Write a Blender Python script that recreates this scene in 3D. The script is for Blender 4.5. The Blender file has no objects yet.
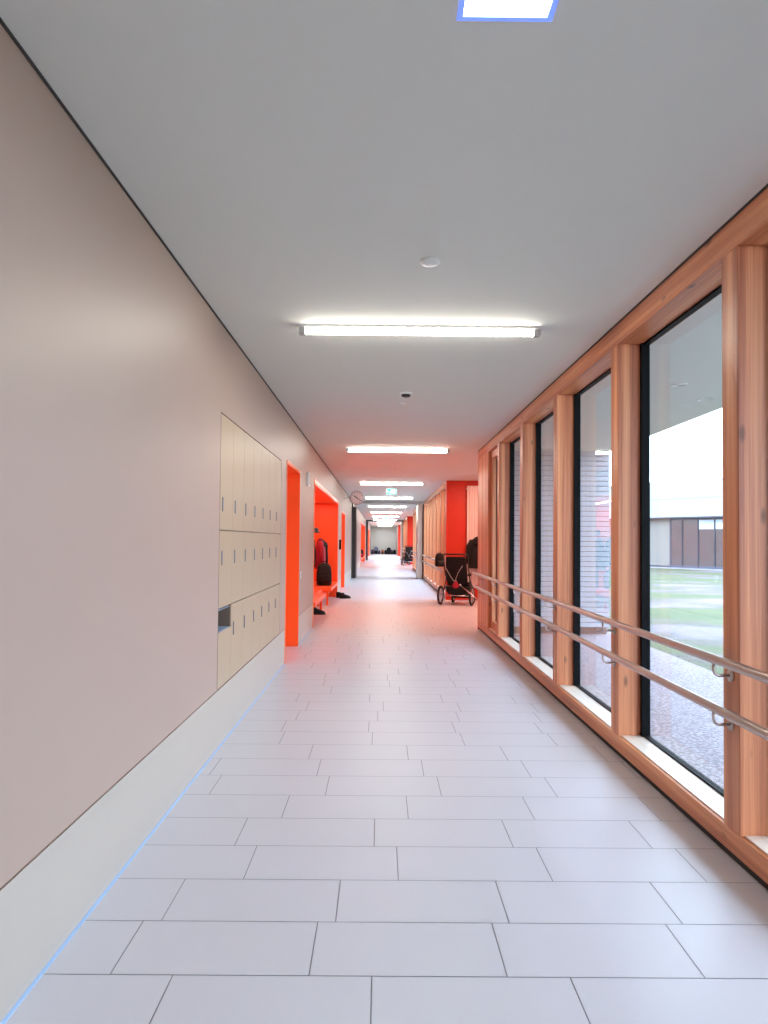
import bpy, bmesh, math, random
from mathutils import Vector, Matrix
random.seed(7)
SC = bpy.context.scene
COL = SC.collection
PI = math.pi

# ------------------------------------------------------------------ camera
cam_d = bpy.data.cameras.new('camera')
cam = bpy.data.objects.new('camera', cam_d)
COL.objects.link(cam)
cam_d.sensor_fit = 'VERTICAL'
cam_d.sensor_height = 24.0
cam_d.sensor_width = 18.0
cam_d.lens = 707.1 / 1024 * 24
cam_d.shift_y = 9.38 / 1024
cam_d.clip_end = 400
cam_d.clip_start = 0.02
CAM_H = 1.3157
cam.matrix_world = (Matrix.Translation((0, 0, CAM_H)) @ Matrix.Rotation(-0.0037, 4, 'Z')
                    @ Matrix.Rotation(PI / 2 + 0.0272, 4, 'X') @ Matrix.Rotation(0.0088, 4, 'Z'))
SC.camera = cam

XL, XR, HC = -1.019, 1.458, 2.681

# --------------------------------------------------------------- materials
def srgb(r, g, b):
    def f(c):
        c /= 255
        return c / 12.92 if c <= 0.04045 else ((c + 0.055) / 1.055) ** 2.4
    return (f(r), f(g), f(b), 1)

def new_mat(name):
    m = bpy.data.materials.new(name)
    m.use_nodes = True
    nt = m.node_tree
    nt.nodes.clear()
    out = nt.nodes.new('ShaderNodeOutputMaterial')
    return m, nt, out

def principled(name, col, rough=0.5, metal=0.0, spec=0.5, noise=0.0, nscale=8.0, bump=0.0, bscale=60.0, coat=0.0,
               emit=None, estr=0.0):
    m, nt, out = new_mat(name)
    N, Lk = nt.nodes, nt.links
    p = N.new('ShaderNodeBsdfPrincipled')
    p.inputs['Roughness'].default_value = rough
    p.inputs['Metallic'].default_value = metal
    p.inputs['Specular IOR Level'].default_value = spec
    p.inputs['Coat Weight'].default_value = coat
    if emit:
        p.inputs['Emission Color'].default_value = emit
        p.inputs['Emission Strength'].default_value = estr
    tc = N.new('ShaderNodeTexCoord')
    nz = N.new('ShaderNodeTexNoise')
    nz.inputs['Scale'].default_value = nscale
    nz.inputs['Detail'].default_value = 4
    Lk.new(tc.outputs['Object'], nz.inputs['Vector'])
    mr = N.new('ShaderNodeMapRange')
    mr.inputs['To Min'].default_value = 1 - noise
    mr.inputs['To Max'].default_value = 1 + noise
    Lk.new(nz.outputs['Fac'], mr.inputs['Value'])
    mx = N.new('ShaderNodeVectorMath')
    mx.operation = 'SCALE'
    mx.inputs[0].default_value = col[:3]
    Lk.new(mr.outputs['Result'], mx.inputs['Scale'])
    Lk.new(mx.outputs['Vector'], p.inputs['Base Color'])
    if bump:
        n2 = N.new('ShaderNodeTexNoise')
        n2.inputs['Scale'].default_value = bscale
        n2.inputs['Detail'].default_value = 3
        Lk.new(tc.outputs['Object'], n2.inputs['Vector'])
        b = N.new('ShaderNodeBump')
        b.inputs['Strength'].default_value = bump
        b.inputs['Distance'].default_value = 0.005
        Lk.new(n2.outputs['Fac'], b.inputs['Height'])
        Lk.new(b.outputs['Normal'], p.inputs['Normal'])
    Lk.new(p.outputs['BSDF'], out.inputs['Surface'])
    return m

def emission(name, col, s):
    m, nt, out = new_mat(name)
    e = nt.nodes.new('ShaderNodeEmission')
    e.inputs['Color'].default_value = col
    e.inputs['Strength'].default_value = s
    nt.links.new(e.outputs[0], out.inputs['Surface'])
    return m

def wood(name, axis, light=(226, 156, 110), mid=(202, 124, 84), dark=(156, 84, 56), rough=0.42):
    m, nt, out = new_mat(name)
    N, Lk = nt.nodes, nt.links
    p = N.new('ShaderNodeBsdfPrincipled')
    p.inputs['Roughness'].default_value = rough
    p.inputs['Specular IOR Level'].default_value = 0.45
    tc = N.new('ShaderNodeTexCoord')
    def mapped(cross, along):
        mp = N.new('ShaderNodeMapping')
        s = [cross, cross, cross]
        s[axis] = along
        mp.inputs['Scale'].default_value = s
        Lk.new(tc.outputs['Object'], mp.inputs['Vector'])
        return mp
    a = N.new('ShaderNodeTexNoise')            # broad boards / growth tone
    a.inputs['Scale'].default_value = 1
    a.inputs['Detail'].default_value = 3
    Lk.new(mapped(17, 0.35).outputs[0], a.inputs['Vector'])
    b = N.new('ShaderNodeTexNoise')            # fine grain
    b.inputs['Scale'].default_value = 1
    b.inputs['Detail'].default_value = 5
    b.inputs['Distortion'].default_value = 0.6
    Lk.new(mapped(110, 1.6).outputs[0], b.inputs['Vector'])
    ad = N.new('ShaderNodeMath')
    ad.operation = 'MULTIPLY_ADD'
    ad.inputs[1].default_value = 0.45
    Lk.new(b.outputs['Fac'], ad.inputs[0])
    Lk.new(a.outputs['Fac'], ad.inputs[2])
    cr = N.new('ShaderNodeValToRGB')
    e = cr.color_ramp.elements
    e[0].position, e[0].color = 0.46, srgb(*dark)
    e[1].position, e[1].color = 0.92, srgb(*light)
    k = cr.color_ramp.elements.new(0.70)
    k.color = srgb(*mid)
    Lk.new(ad.outputs[0], cr.inputs['Fac'])
    v = N.new('ShaderNodeTexVoronoi')          # knots
    v.inputs['Scale'].default_value = 1
    Lk.new(mapped(7, 2.6).outputs[0], v.inputs['Vector'])
    kr = N.new('ShaderNodeMapRange')
    kr.inputs['From Min'].default_value = 0.05
    kr.inputs['From Max'].default_value = 0.12
    kr.inputs['To Min'].default_value = 0.45
    kr.inputs['To Max'].default_value = 1
    Lk.new(v.outputs['Distance'], kr.inputs['Value'])
    sc = N.new('ShaderNodeVectorMath')
    sc.operation = 'SCALE'
    Lk.new(cr.outputs['Color'], sc.inputs[0])
    Lk.new(kr.outputs['Result'], sc.inputs['Scale'])
    Lk.new(sc.outputs['Vector'], p.inputs['Base Color'])
    bp = N.new('ShaderNodeBump')
    bp.inputs['Strength'].default_value = 0.12
    bp.inputs['Distance'].default_value = 0.002
    Lk.new(b.outputs['Fac'], bp.inputs['Height'])
    Lk.new(bp.outputs['Normal'], p.inputs['Normal'])
    Lk.new(p.outputs['BSDF'], out.inputs['Surface'])
    return m

def glass(name, tint=(0.96, 0.985, 0.985, 1)):
    m, nt, out = new_mat(name)
    N, Lk = nt.nodes, nt.links
    t = N.new('ShaderNodeBsdfTransparent')
    t.inputs['Color'].default_value = tint
    g = N.new('ShaderNodeBsdfGlossy')
    g.inputs['Roughness'].default_value = 0.0
    lw = N.new('ShaderNodeLayerWeight')
    lw.inputs['Blend'].default_value = 0.5
    pw = N.new('ShaderNodeMath')
    pw.operation = 'POWER'
    pw.inputs[1].default_value = 5.0
    Lk.new(lw.outputs['Facing'], pw.inputs[0])
    f = N.new('ShaderNodeMath')
    f.operation = 'MULTIPLY_ADD'
    f.inputs[1].default_value = 0.93
    f.inputs[2].default_value = 0.05
    Lk.new(pw.outputs[0], f.inputs[0])
    mx = N.new('ShaderNodeMixShader')
    Lk.new(f.outputs[0], mx.inputs['Fac'])
    Lk.new(t.outputs[0], mx.inputs[1])
    Lk.new(g.outputs[0], mx.inputs[2])
    Lk.new(mx.outputs[0], out.inputs['Surface'])
    return m

def lawn_mat():
    m, nt, out = new_mat('lawn_grass')
    N, Lk = nt.nodes, nt.links
    p = N.new('ShaderNodeBsdfPrincipled')
    p.inputs['Roughness'].default_value = 0.8
    tc = N.new('ShaderNodeTexCoord')
    mp = N.new('ShaderNodeMapping')
    mp.inputs['Scale'].default_value = (0.5, 0.9, 1)
    mp.inputs['Rotation'].default_value = (0, 0, 0.3)
    Lk.new(tc.outputs['Object'], mp.inputs['Vector'])
    n1 = N.new('ShaderNodeTexNoise')
    n1.inputs['Scale'].default_value = 0.55
    n1.inputs['Detail'].default_value = 5
    Lk.new(mp.outputs[0], n1.inputs['Vector'])
    n2 = N.new('ShaderNodeTexNoise')
    n2.inputs['Scale'].default_value = 9
    n2.inputs['Detail'].default_value = 6
    Lk.new(tc.outputs['Object'], n2.inputs['Vector'])
    cr = N.new('ShaderNodeValToRGB')
    e = cr.color_ramp.elements
    e[0].position, e[0].color = 0.36, srgb(112, 104, 112)
    e[1].position, e[1].color = 0.54, srgb(74, 88, 46)
    k = cr.color_ramp.elements.new(0.46)
    k.color = srgb(84, 82, 70)
    k = cr.color_ramp.elements.new(0.66)
    k.color = srgb(64, 82, 42)
    Lk.new(n1.outputs['Fac'], cr.inputs['Fac'])
    mr = N.new('ShaderNodeMapRange')
    mr.inputs['To Min'].default_value = 0.55
    mr.inputs['To Max'].default_value = 1.4
    Lk.new(n2.outputs['Fac'], mr.inputs['Value'])
    sc = N.new('ShaderNodeVectorMath')
    sc.operation = 'SCALE'
    Lk.new(cr.outputs['Color'], sc.inputs[0])
    Lk.new(mr.outputs['Result'], sc.inputs['Scale'])
    Lk.new(sc.outputs['Vector'], p.inputs['Base Color'])
    Lk.new(p.outputs['BSDF'], out.inputs['Surface'])
    return m

def gravel_mat():
    m, nt, out = new_mat('gravel_stones')
    N, Lk = nt.nodes, nt.links
    p = N.new('ShaderNodeBsdfPrincipled')
    p.inputs['Roughness'].default_value = 0.85
    tc = N.new('ShaderNodeTexCoord')
    v = N.new('ShaderNodeTexVoronoi')
    v.inputs['Scale'].default_value = 34
    Lk.new(tc.outputs['Object'], v.inputs['Vector'])
    n = N.new('ShaderNodeTexNoise')
    n.inputs['Scale'].default_value = 3
    Lk.new(tc.outputs['Object'], n.inputs['Vector'])
    cr = N.new('ShaderNodeValToRGB')
    e = cr.color_ramp.elements
    e[0].position, e[0].color = 0.0, srgb(164, 156, 162)
    e[1].position, e[1].color = 1.0, srgb(186, 178, 188)
    Lk.new(v.outputs['Color'], cr.inputs['Fac'])
    mr = N.new('ShaderNodeMapRange')
    mr.inputs['From Max'].default_value = 0.7
    mr.inputs['To Min'].default_value = 1.1
    mr.inputs['To Max'].default_value = 0.5
    Lk.new(v.outputs['Distance'], mr.inputs['Value'])
    sc = N.new('ShaderNodeVectorMath')
    sc.operation = 'SCALE'
    Lk.new(cr.outputs['Color'], sc.inputs[0])
    Lk.new(mr.outputs['Result'], sc.inputs['Scale'])
    Lk.new(sc.outputs['Vector'], p.inputs['Base Color'])
    b = N.new('ShaderNodeBump')
    b.invert = True
    b.inputs['Strength'].default_value = 0.3
    b.inputs['Distance'].default_value = 0.02
    Lk.new(v.outputs['Distance'], b.inputs['Height'])
    Lk.new(b.outputs['Normal'], p.inputs['Normal'])
    Lk.new(p.outputs['BSDF'], out.inputs['Surface'])
    return m

M = dict(
    ceiling=principled('ceiling_paint', srgb(217, 218, 211), 0.85, noise=0.015, nscale=1.2),
    wall=principled('wall_laminate', srgb(168, 143, 129), 0.46, spec=0.6, noise=0.025, nscale=1.5),
    socle=principled('socle_panel', srgb(178, 166, 154), 0.38, spec=0.5, noise=0.03, nscale=2.5),
    groove=principled('groove_brown', srgb(120, 84, 66), 0.7),
    tile=principled('floor_tile', srgb(212, 209, 214), 0.38, spec=0.42, noise=0.035, nscale=1.3),
    grout=principled('floor_grout', srgb(150, 148, 156), 0.75),
    joint=principled('blue_joint', srgb(176, 212, 252), 0.35, noise=0.02),
    locker=principled('locker_laminate', srgb(172, 150, 124), 0.42, spec=0.4, noise=0.03, nscale=3),
    locker_in=principled('locker_inside_bluelit', srgb(160, 176, 196), 0.45, spec=0.4, noise=0.05),  # blue light inside the open cell put into the colour
    locker_gap=principled('locker_edge', srgb(112, 92, 76), 0.6),
    lock=principled('lock_metal', srgb(112, 118, 128), 0.3, metal=0.7, noise=0.08),
    orange=principled('orange_lacquer', srgb(255, 98, 36), 0.38, spec=0.45, noise=0.02, nscale=2),
    red=principled('red_orange_lacquer', srgb(208, 50, 22), 0.4, spec=0.45, noise=0.02, nscale=2),
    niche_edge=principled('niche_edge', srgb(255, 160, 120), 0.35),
    woodz=wood('larch_vertical', 2),
    woody=wood('larch_lengthwise', 1),
    sill=wood('larch_sill_skylit', 1, light=(238, 226, 212), mid=(228, 212, 194), dark=(208, 188, 166), rough=0.3),  # paler larch: sky brightness on the sill put into its colour
    black=principled('black_gasket', srgb(8, 9, 11), 0.6, spec=0.12, noise=0.1),
    shadow=principled('gap_shade_clock_dark', srgb(54, 46, 44), 0.8),  # dark tone painted for gap shade; also colours clock marks and hands
    steel=principled('brushed_steel', srgb(186, 168, 160), 0.34, metal=0.95, noise=0.04, nscale=30),
    glass=glass('window_glass'),
    white=principled('white_enamel', srgb(232, 232, 230), 0.4, noise=0.01),
    grey=principled('grey_plastic', srgb(170, 168, 168), 0.5, noise=0.02),
    tube=emission('lamp_tube_glow', (1.0, 0.93, 0.82, 1), 18.0),
    day=emission('rooflight_glow', (0.80, 0.88, 1.0, 1), 9.0),
    day_far=emission('rooflight_glow_far', (0.85, 0.92, 1.0, 1), 2.6),
    rim=principled('rooflight_rim_fringe', srgb(120, 150, 250), 0.4, noise=0.01, emit=srgb(110, 140, 255), estr=0.35),  # blue colour and glow painted for the fringe around the light
    door_dark=principled('dark_frame', srgb(38, 34, 32), 0.45, noise=0.05),
    door_steel=principled('door_steel', srgb(196, 178, 166), 0.32, metal=0.3, noise=0.04),
    fabric=principled('black_fabric', srgb(13, 12, 15), 0.9, noise=0.3, nscale=14, bump=0.4, bscale=120),
    navy=principled('dark_green_fabric', srgb(17, 22, 24), 0.8, noise=0.3, nscale=12, bump=0.4, bscale=90),
    pink=principled('crimson_fabric', srgb(160, 24, 50), 0.8, noise=0.15, nscale=12, bump=0.3),
    purple=principled('violet_fabric', srgb(92, 62, 96), 0.85, noise=0.25, nscale=12, bump=0.4),
    blue=principled('grey_blue_fabric', srgb(120, 124, 150), 0.85, noise=0.2, nscale=12, bump=0.4),
    tan=principled('rust_fabric', srgb(176, 96, 70), 0.85, noise=0.2, nscale=12, bump=0.4),
    rubber=principled('rubber', srgb(24, 24, 26), 0.6, noise=0.1),
    frame=principled('dark_tubing', srgb(40, 40, 44), 0.35, metal=0.5, noise=0.05),
    chrome=principled('chrome', srgb(205, 205, 210), 0.2, metal=1.0, noise=0.02),
    radiator=principled('radiator_enamel', srgb(238, 222, 216), 0.35, noise=0.01),
    slat=principled('white_cladding', srgb(176, 180, 188), 0.6, noise=0.04, nscale=6),
    slat_gap=principled('cladding_gap', srgb(70, 74, 84), 0.9),
    plinth=principled('brown_plinth', srgb(108, 90, 84), 0.8, noise=0.1),
    soffit=principled('soffit_render', srgb(232, 234, 228), 0.8, noise=0.02, nscale=2),
    lawn=lawn_mat(), gravel=gravel_mat(),
    fac_white=principled('facade_white', srgb(164, 168, 170), 0.6, noise=0.01),
    fac_line=principled('facade_joint', srgb(118, 124, 132), 0.7),
    fac_panel=principled('facade_cream', srgb(136, 133, 128), 0.6, noise=0.03, nscale=3),
    fac_frame=principled('facade_frame', srgb(78, 86, 104), 0.5, noise=0.04),
    fac_pane=principled('facade_glass', srgb(96, 88, 88), 0.12, spec=0.7, noise=0.35, nscale=1.6),
    blind=principled('roller_blind', srgb(198, 206, 222), 0.7, noise=0.02),
    path=principled('concrete_path', srgb(150, 148, 152), 0.8, noise=0.05, nscale=4),
    sign=emission('exit_sign_glow', srgb(70, 214, 205), 1.3),
    sign_white=emission('exit_sign_white', (0.9, 1, 1, 1), 2.2),
    clockface=principled('clock_face', srgb(236, 226, 222), 0.35),
)

# ----------------------------------------------------------------- helpers
class MB:
    """collects shapes; build() links them as ONE mesh object"""
    def __init__(s):
        s.bm = bmesh.new()
        s.mi = 0
    def _m(s, faces):
        for f in faces:
            f.material_index = s.mi
        return s
    def box(s, x0, x1, y0, y1, z0, z1):
        v = [s.bm.verts.new(p) for p in ((x0, y0, z0), (x1, y0, z0), (x1, y1, z0), (x0, y1, z0),
                                         (x0, y0, z1), (x1, y0, z1), (x1, y1, z1), (x0, y1, z1))]
        return s._m([s.bm.faces.new([v[i] for i in q]) for q in
                     ((3, 2, 1, 0), (4, 5, 6, 7), (0, 1, 5, 4), (1, 2, 6, 5), (2, 3, 7, 6), (3, 0, 4, 7))])
    def quad(s, *pts):
        return s._m([s.bm.faces.new([s.bm.verts.new(p) for p in pts])])
    def path(s, pts, r, n=10, closed=False, caps=True):
        pts = [Vector(p) for p in pts]
        rs = r if isinstance(r, (list, tuple)) else [r] * len(pts)
        rings = []
        k = len(pts)
        up = None
        for i, p in enumerate(pts):
            if closed:
                d = (pts[(i + 1) % k] - pts[i - 1]).normalized()
            else:
                d = (pts[min(i + 1, k - 1)] - pts[max(i - 1, 0)]).normalized()
            if up is None:
                up = Vector((0, 0, 1)) if abs(d.z) < 0.9 else Vector((1, 0, 0))
            a = d.cross(up)
            if a.length < 1e-4:
                a = d.cross(Vector((0.3, 1, 0.2)))
            a.normalize()
            b = a.cross(d).normalized()
            up = b
            rings.append([s.bm.verts.new(p + (a * math.cos(t) + b * math.sin(t)) * rs[i])
                          for t in (2 * PI * j / n for j in range(n))])
        fs = []
        for i in range(k if closed else k - 1):
            A, B = rings[i], rings[(i + 1) % k]
            for j in range(n):
                fs.append(s.bm.faces.new((A[j], A[(j + 1) % n], B[(j + 1) % n], B[j])))
        if not closed and caps:
            fs.append(s.bm.faces.new(rings[0][::-1]))
            fs.append(s.bm.faces.new(rings[-1]))
        return s._m(fs)
    def lathe(s, prof, n=32, mat=None):
        """prof: (radius, height) along local z; mat: 4x4 placing it"""
        mat = mat or Matrix.Identity(4)
        rings, fs = [], []
        for r, z in prof:
            if r < 1e-6:
                rings.append([s.bm.verts.new(mat @ Vector((0, 0, z)))])
            else:
                rings.append([s.bm.verts.new(mat @ Vector((r * math.cos(2 * PI * j / n), r * math.sin(2 * PI * j / n), z)))
                              for j in range(n)])
        for A, B in zip(rings, rings[1:]):
            for j in range(n):
                q = (j + 1) % n
                if len(A) == 1 and len(B) == 1:
                    continue
                if len(A) == 1:
                    fs.append(s.bm.faces.new((A[0], B[q], B[j])))
                elif len(B) == 1:
                    fs.append(s.bm.faces.new((A[j], A[q], B[0])))
                else:
                    fs.append(s.bm.faces.new((A[j], A[q], B[q], B[j])))
        return s._m(fs)
    def loft(s, rings, caps=True):
        R = [[s.bm.verts.new(p) for p in r] for r in rings]
        fs = []
        n = len(R[0])
        for A, B in zip(R, R[1:]):
            for j in range(n):
                fs.append(s.bm.faces.new((A[j], A[(j + 1) % n], B[(j + 1) % n], B[j])))
        if caps:
            fs.append(s.bm.faces.new(R[0][::-1]))
            fs.append(s.bm.faces.new(R[-1]))
        return s._m(fs)
    def build(s, name, mats, parent=None, bevel=0.0, smooth=False, subsurf=0, loc=None):
        bmesh.ops.recalc_face_normals(s.bm, faces=s.bm.faces)
        me = bpy.data.meshes.new(name)
        s.bm.to_mesh(me)
        s.bm.free()
        for m in (mats if isinstance(mats, (list, tuple)) else [mats]):
            me.materials.append(m)
        o = bpy.data.objects.new(name, me)
        COL.objects.link(o)
        if parent is not None:
            o.parent = parent
        if loc:
            o.location = loc
        if smooth:
            for p in me.polygons:
                p.use_smooth = True
        if bevel:
            b = o.modifiers.new('bevel', 'BEVEL')
            b.width = bevel
            b.segments = 2
            b.limit_method = 'ANGLE'
        if subsurf:
            b = o.modifiers.new('subsurf', 'SUBSURF')
            b.levels = b.render_levels = subsurf
        return o

def tag(o, label=None, cat=None, group=None, kind=None):
    if label:
        o['label'] = label
    if cat:
        o['category'] = cat
    if group:
        o['group'] = group
    if kind:
        o['kind'] = kind
    return o

def empty(name, loc=(0, 0, 0), rz=0.0):
    o = bpy.data.objects.new(name, None)
    o.empty_display_size = 0.1
    COL.objects.link(o)
    o.location = loc
    o.rotation_euler = (0, 0, rz)
    return o

def copy_tree(o, parent=None):
    c = o.copy()
    COL.objects.link(c)
    c.parent = parent
    for ch in list(o.children):
        copy_tree(ch, c)
    return c

def B(name, mat, *b, parent=None, bevel=0.0, loc=None):
    mb = MB()
    for q in b:
        mb.box(*q)
    return mb.build(name, mat, parent, bevel, loc=loc)

def struct(o, label, cat='structure'):
    return tag(o, label, cat, kind='structure')

# ================================================================ THE SHELL
YN, YF = -4.0, 69.5
# ---- floor: slab in grout colour, each tile a face just above it, in staggered rows
fl = MB()
fl.box(-1.72, 1.6, YN, YF + 0.3, -0.2, -0.0018)
ALC = [(10.66, 15.9), (32.6, 39.4), (53.4, 61.0)]
for a, b in ALC:
    fl.box(1.6, 3.3, a, b, -0.2, -0.0018)
fl.mi = 1
DT, G = 0.3022, 0.0019
known = {-1: .583, 0: .393, 1: .454, 2: .078, 3: .581, 4: .14, 5: .323, 6: .251, 7: .175, 8: .552, 9: .524}
rows = int((YF - YN) / DT) + 2
k0 = -int((2.173 - YN) / DT) - 2
for k in range(k0, k0 + rows + 2):
    ya, yb = 2.173 + (k) * DT, 2.173 + (k + 1) * DT       # row k spans ya..yb ; row 0 starts at 2.173
    ya, yb = max(ya, YN), min(yb, YF)
    if yb <= ya + 0.01:
        continue
    off = known.get(k, None)
    if k + 1 == 0:
        off = known[-1]
    if off is None:
        off = random.uniform(0, 0.6)
    ym = (ya + yb) / 2
    xmax = 1.6
    for a, b in ALC:
        if a < ya and yb < b:
            xmax = 3.3
    x = off - 0.6 * 5
    while x < xmax:
        xa, xb = max(x + G, -1.72), min(x + 0.6 - G, xmax)
        if xb > xa + 0.01:
            fl.quad((xa, ya + G, 0), (xb, ya + G, 0), (xb, yb - G, 0), (xa, yb - G, 0))
        x += 0.6
o = fl.build('floor', [M['grout'], M['tile']])
struct(o, 'pale glossy corridor floor of long staggered grey tiles', 'floor')

# ---- ceiling slab with an opening for the little rooflight near the camera
SX0, SX1, SY0, SY1 = 0.186, 0.433, 1.566, 1.813
FX0, FX1, FY0, FY1 = -0.36, 1.02, 49.4, 68.6
cl = MB()
for q in ((-1.75, 1.66, YN, SY0), (-1.75, SX0, SY0, SY1), (SX1, 1.66, SY0, SY1), (-1.75, 1.66, SY1, FY0),
          (-1.75, FX0, FY0, FY1), (FX1, 1.66, FY0, FY1), (-1.75, 1.66, FY1, YF + 0.3)):
    cl.box(q[0], q[1], q[2], q[3], HC, HC + 0.3)
for a, b in ALC:
    cl.box(1.66, 3.36, a - 0.15, b + 0.1, HC, HC + 0.3)
o = cl.build('ceiling', M['ceiling'])
struct(o, 'smooth white corridor ceiling', 'ceiling')

# ---- left wall with its openings
OPEN = [('lockers', 4.452, 7.168, 0.372, 2.122), ('door', 7.56, 8.81, 0, 2.157), ('niche', 10.65, 16.5, 0, 2.185),
        ('door', 18.05, 19.8, 0, 2.05), ('niche', 35.4, 44.2, 0, 2.19), ('niche', 53.0, 60.0, 0, 2.19)]
ZS = 0.366
wl, bl, gr = MB(), MB(), MB()
y = YN
for kind, a, b, z0, z1 in OPEN + [('end', YF + 0.3, YF + 0.3, 0, 0)]:
    wl.box(-1.72, XL, y, a, ZS + 0.004, HC)
    bl.box(-1.72, XL, y, a, 0, ZS - 0.004)
    gr.box(-1.72, XL - 0.004, y, a, ZS - 0.004, ZS + 0.004)
    if b > a:
        wl.box(-1.72, XL, a, b, z1, HC)
        if kind == 'lockers':
            bl.box(-1.72, XL, a, b, 0, ZS - 0.004)
            gr.box(-1.72, XL - 0.004, a, b, ZS - 0.004, ZS + 0.004)
            wl.box(-1.72, XL - 0.55, a, b, ZS + 0.004, z1)
        else:
            wl.box(-1.75, -1.70, a, b, 0, z1)
    y = b
struct(wl.build('wall_left', M['wall']), 'long smooth beige-grey panelled wall along the left', 'wall')
struct(bl.build('baseboard_left', M['socle']), 'tall flush pale plinth under the left wall', 'baseboard')
struct(gr.build('trim_1', M['groove']), 'thin brown groove above the left plinth', 'trim')
jb = MB()
y = YN
for kind, a, b, z0, z1 in OPEN + [('end', YF, YF, 0, 0)]:
    if kind == 'lockers':
        continue
    jb.box(XL, XL + 0.012, y, a, 0, 0.0015)  # pale blue strip along the foot of the left plinth
    y = b
struct(jb.build('trim_2', M['joint']), 'light blue strip where floor meets the left plinth', 'trim')
B('trim_3', M['shadow'], (XL, XL + 0.007, YN, YF, HC - 0.008, HC))  # dark strip stands in for the shade at the ceiling edge
struct(bpy.data.objects['trim_3'], 'thin dark strip painted as the shade between left wall and ceiling', 'trim')
B('trim_4', M['shadow'], (XR - 0.006, XR + 0.01, YN, 10.63, HC - 0.009, HC))  # shade above the beam drawn as a dark strip
struct(bpy.data.objects['trim_4'], 'thin dark strip painted as the shade above the wooden window beam', 'trim')
struct(B('wall_end', M['ceiling'], (-1.75, 3.3, YF, YF + 0.3, 0, HC)), 'pale wall closing the far end of the corridor', 'wall')
struct(B('wall_back', M['wall'], (-1.75, 3.3, YN - 0.2, YN, -0.05, HC + 0.1)), 'wall behind the viewpoint', 'wall')

# ================================================= WINDOW WALL ON THE RIGHT
ZB, ZT = 0.133, 2.547      # top of the sill beam, underside of the head beam
XG = XR + 0.135            # glass frame plane
TR = [5]
def trim(mat, label, *bx, cat='trim', bevel=0.0):
    o = B('trim_%d' % TR[0], mat, *bx, bevel=bevel)
    TR[0] += 1
    return struct(o, label, cat)

def beams(y0, y1, where):
    trim(M['woody'], 'wooden head beam over the ' + where, (XR, XG + 0.05, y0, y1, ZT, HC - 0.001), bevel=0.003)
    trim(M['woody'], 'wooden sill beam under the ' + where, (XR, XG + 0.05, y0, y1, 0.04, ZB), bevel=0.004)
    trim(M['shadow'], 'recess painted dark as shade under the sill beam of the ' + where, (XR + 0.022, XG + 0.09, y0, y1, -0.1, 0.04))  # recess face coloured dark for the shade under the beam

WIN = [0]
def window(y0, y1, parts=True, label='', far_post=True):
    """glazed bay between y0 (near post's far edge) and y1; carries the post at its far end (y1..y1+w)"""
    WIN[0] += 1
    w = empty('window_%d' % WIN[0], (XR, y0, 0))
    struct(w, label, 'window')
    L = y1 - y0
    if far_post:
        B('post', M['woodz'], (0, 0.16, L, L + POST, ZB, ZT), parent=w, bevel=0.003)
    B('sill', M['sill'], (0.02, 0.146, 0, L, ZB, ZB + 0.006), parent=w)
    fr = MB()
    a, b = 0.135, 0.185
    fr.box(a, b, 0, 0.03, ZB, ZT)
    if far_post:
        fr.box(0.16, b, L, L + POST, ZB, ZT)
    fr.box(a, b, L - 0.03, L, ZB, ZT)
    fr.box(a + 0.012, b, 0.03, L - 0.03, ZB, ZB + 0.014)
    fr.box(a + 0.012, b, 0.03, L - 0.03, ZT - 0.014, ZT)
    fr.build('glazing_frame', M['black'], w)
    B('glass_pane', M['glass'], (0.1605, 0.1645, 0.03, L - 0.03, ZB + 0.014, ZT - 0.014), parent=w)
    return w

POST = 0.137
near = [(-1.35 + POST, 0.1), (0.1 + POST, 1.43), (1.43 + POST, 2.879), (3.016, 4.347), (4.484, 5.86), (5.997, 7.30), (7.437, 8.768)]
lab = ['tall glazed bay behind the viewpoint', 'tall glazed bay beside the viewpoint', 'tall glazed bay cut off by the right edge',
       'tall glazed bay showing lawn and white building', 'tall glazed bay second from the front showing slatted facade',
       'tall glazed bay third from the front showing slatted facade', 'narrow-looking glazed bay before the last bay']
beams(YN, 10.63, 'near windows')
window(YN + POST + .0, -1.35, label='glazed bay well behind the viewpoint')
for (a, b), l in zip(near, lab):
    window(a, b, label=l)
# last bay: opening sash with its own wooden frame, then the wide end pier
WIN[0] += 1
w = empty('window_%d' % WIN[0], (XR, 8.905, 0))
struct(w, 'last near bay with a wooden opening sash', 'window')
Ls = 0.765
B('sill', M['sill'], (0.02, 0.135, 0, Ls, ZB, ZB + 0.006), parent=w)
sf = MB()
for q in ((0, 0.10, ZB + .006, ZT), (Ls - 0.10, Ls, ZB + .006, ZT)):
    sf.box(0.045, 0.10, q[0], q[1], q[2], q[3])
sf.box(0.045, 0.10, 0.10, Ls - 0.10, ZB + .006, ZB + 0.11)
sf.box(0.045, 0.10, 0.10, Ls - 0.10, ZT - 0.10, ZT)
sf.build('sash', M['woodz'], w, bevel=0.003)
gf = MB()
gf.box(0.10, 0.14, 0.08, 0.11, ZB + .08, ZT - .08)
gf.box(0.10, 0.14, Ls - 0.11, Ls - 0.08, ZB + .08, ZT - .08)
gf.box(0.10, 0.14, 0.11, Ls - .11, ZB + .08, ZB + .115)
gf.box(0.10, 0.14, 0.11, Ls - .11, ZT - .115, ZT - .08)
gf.build('gasket', M['black'], w)
B('glass_pane', M['glass'], (0.118, 0.122, 0.11, Ls - 0.11, ZB + 0.115, ZT - 0.115), parent=w)
hd = MB()
hd.box(0.033, 0.045, 0.035, 0.065, 0.98, 1.12)
hd.box(0.02, 0.033, 0.04, 0.06, 1.0, 1.15)
hd.build('handle', M['steel'], w)
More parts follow.
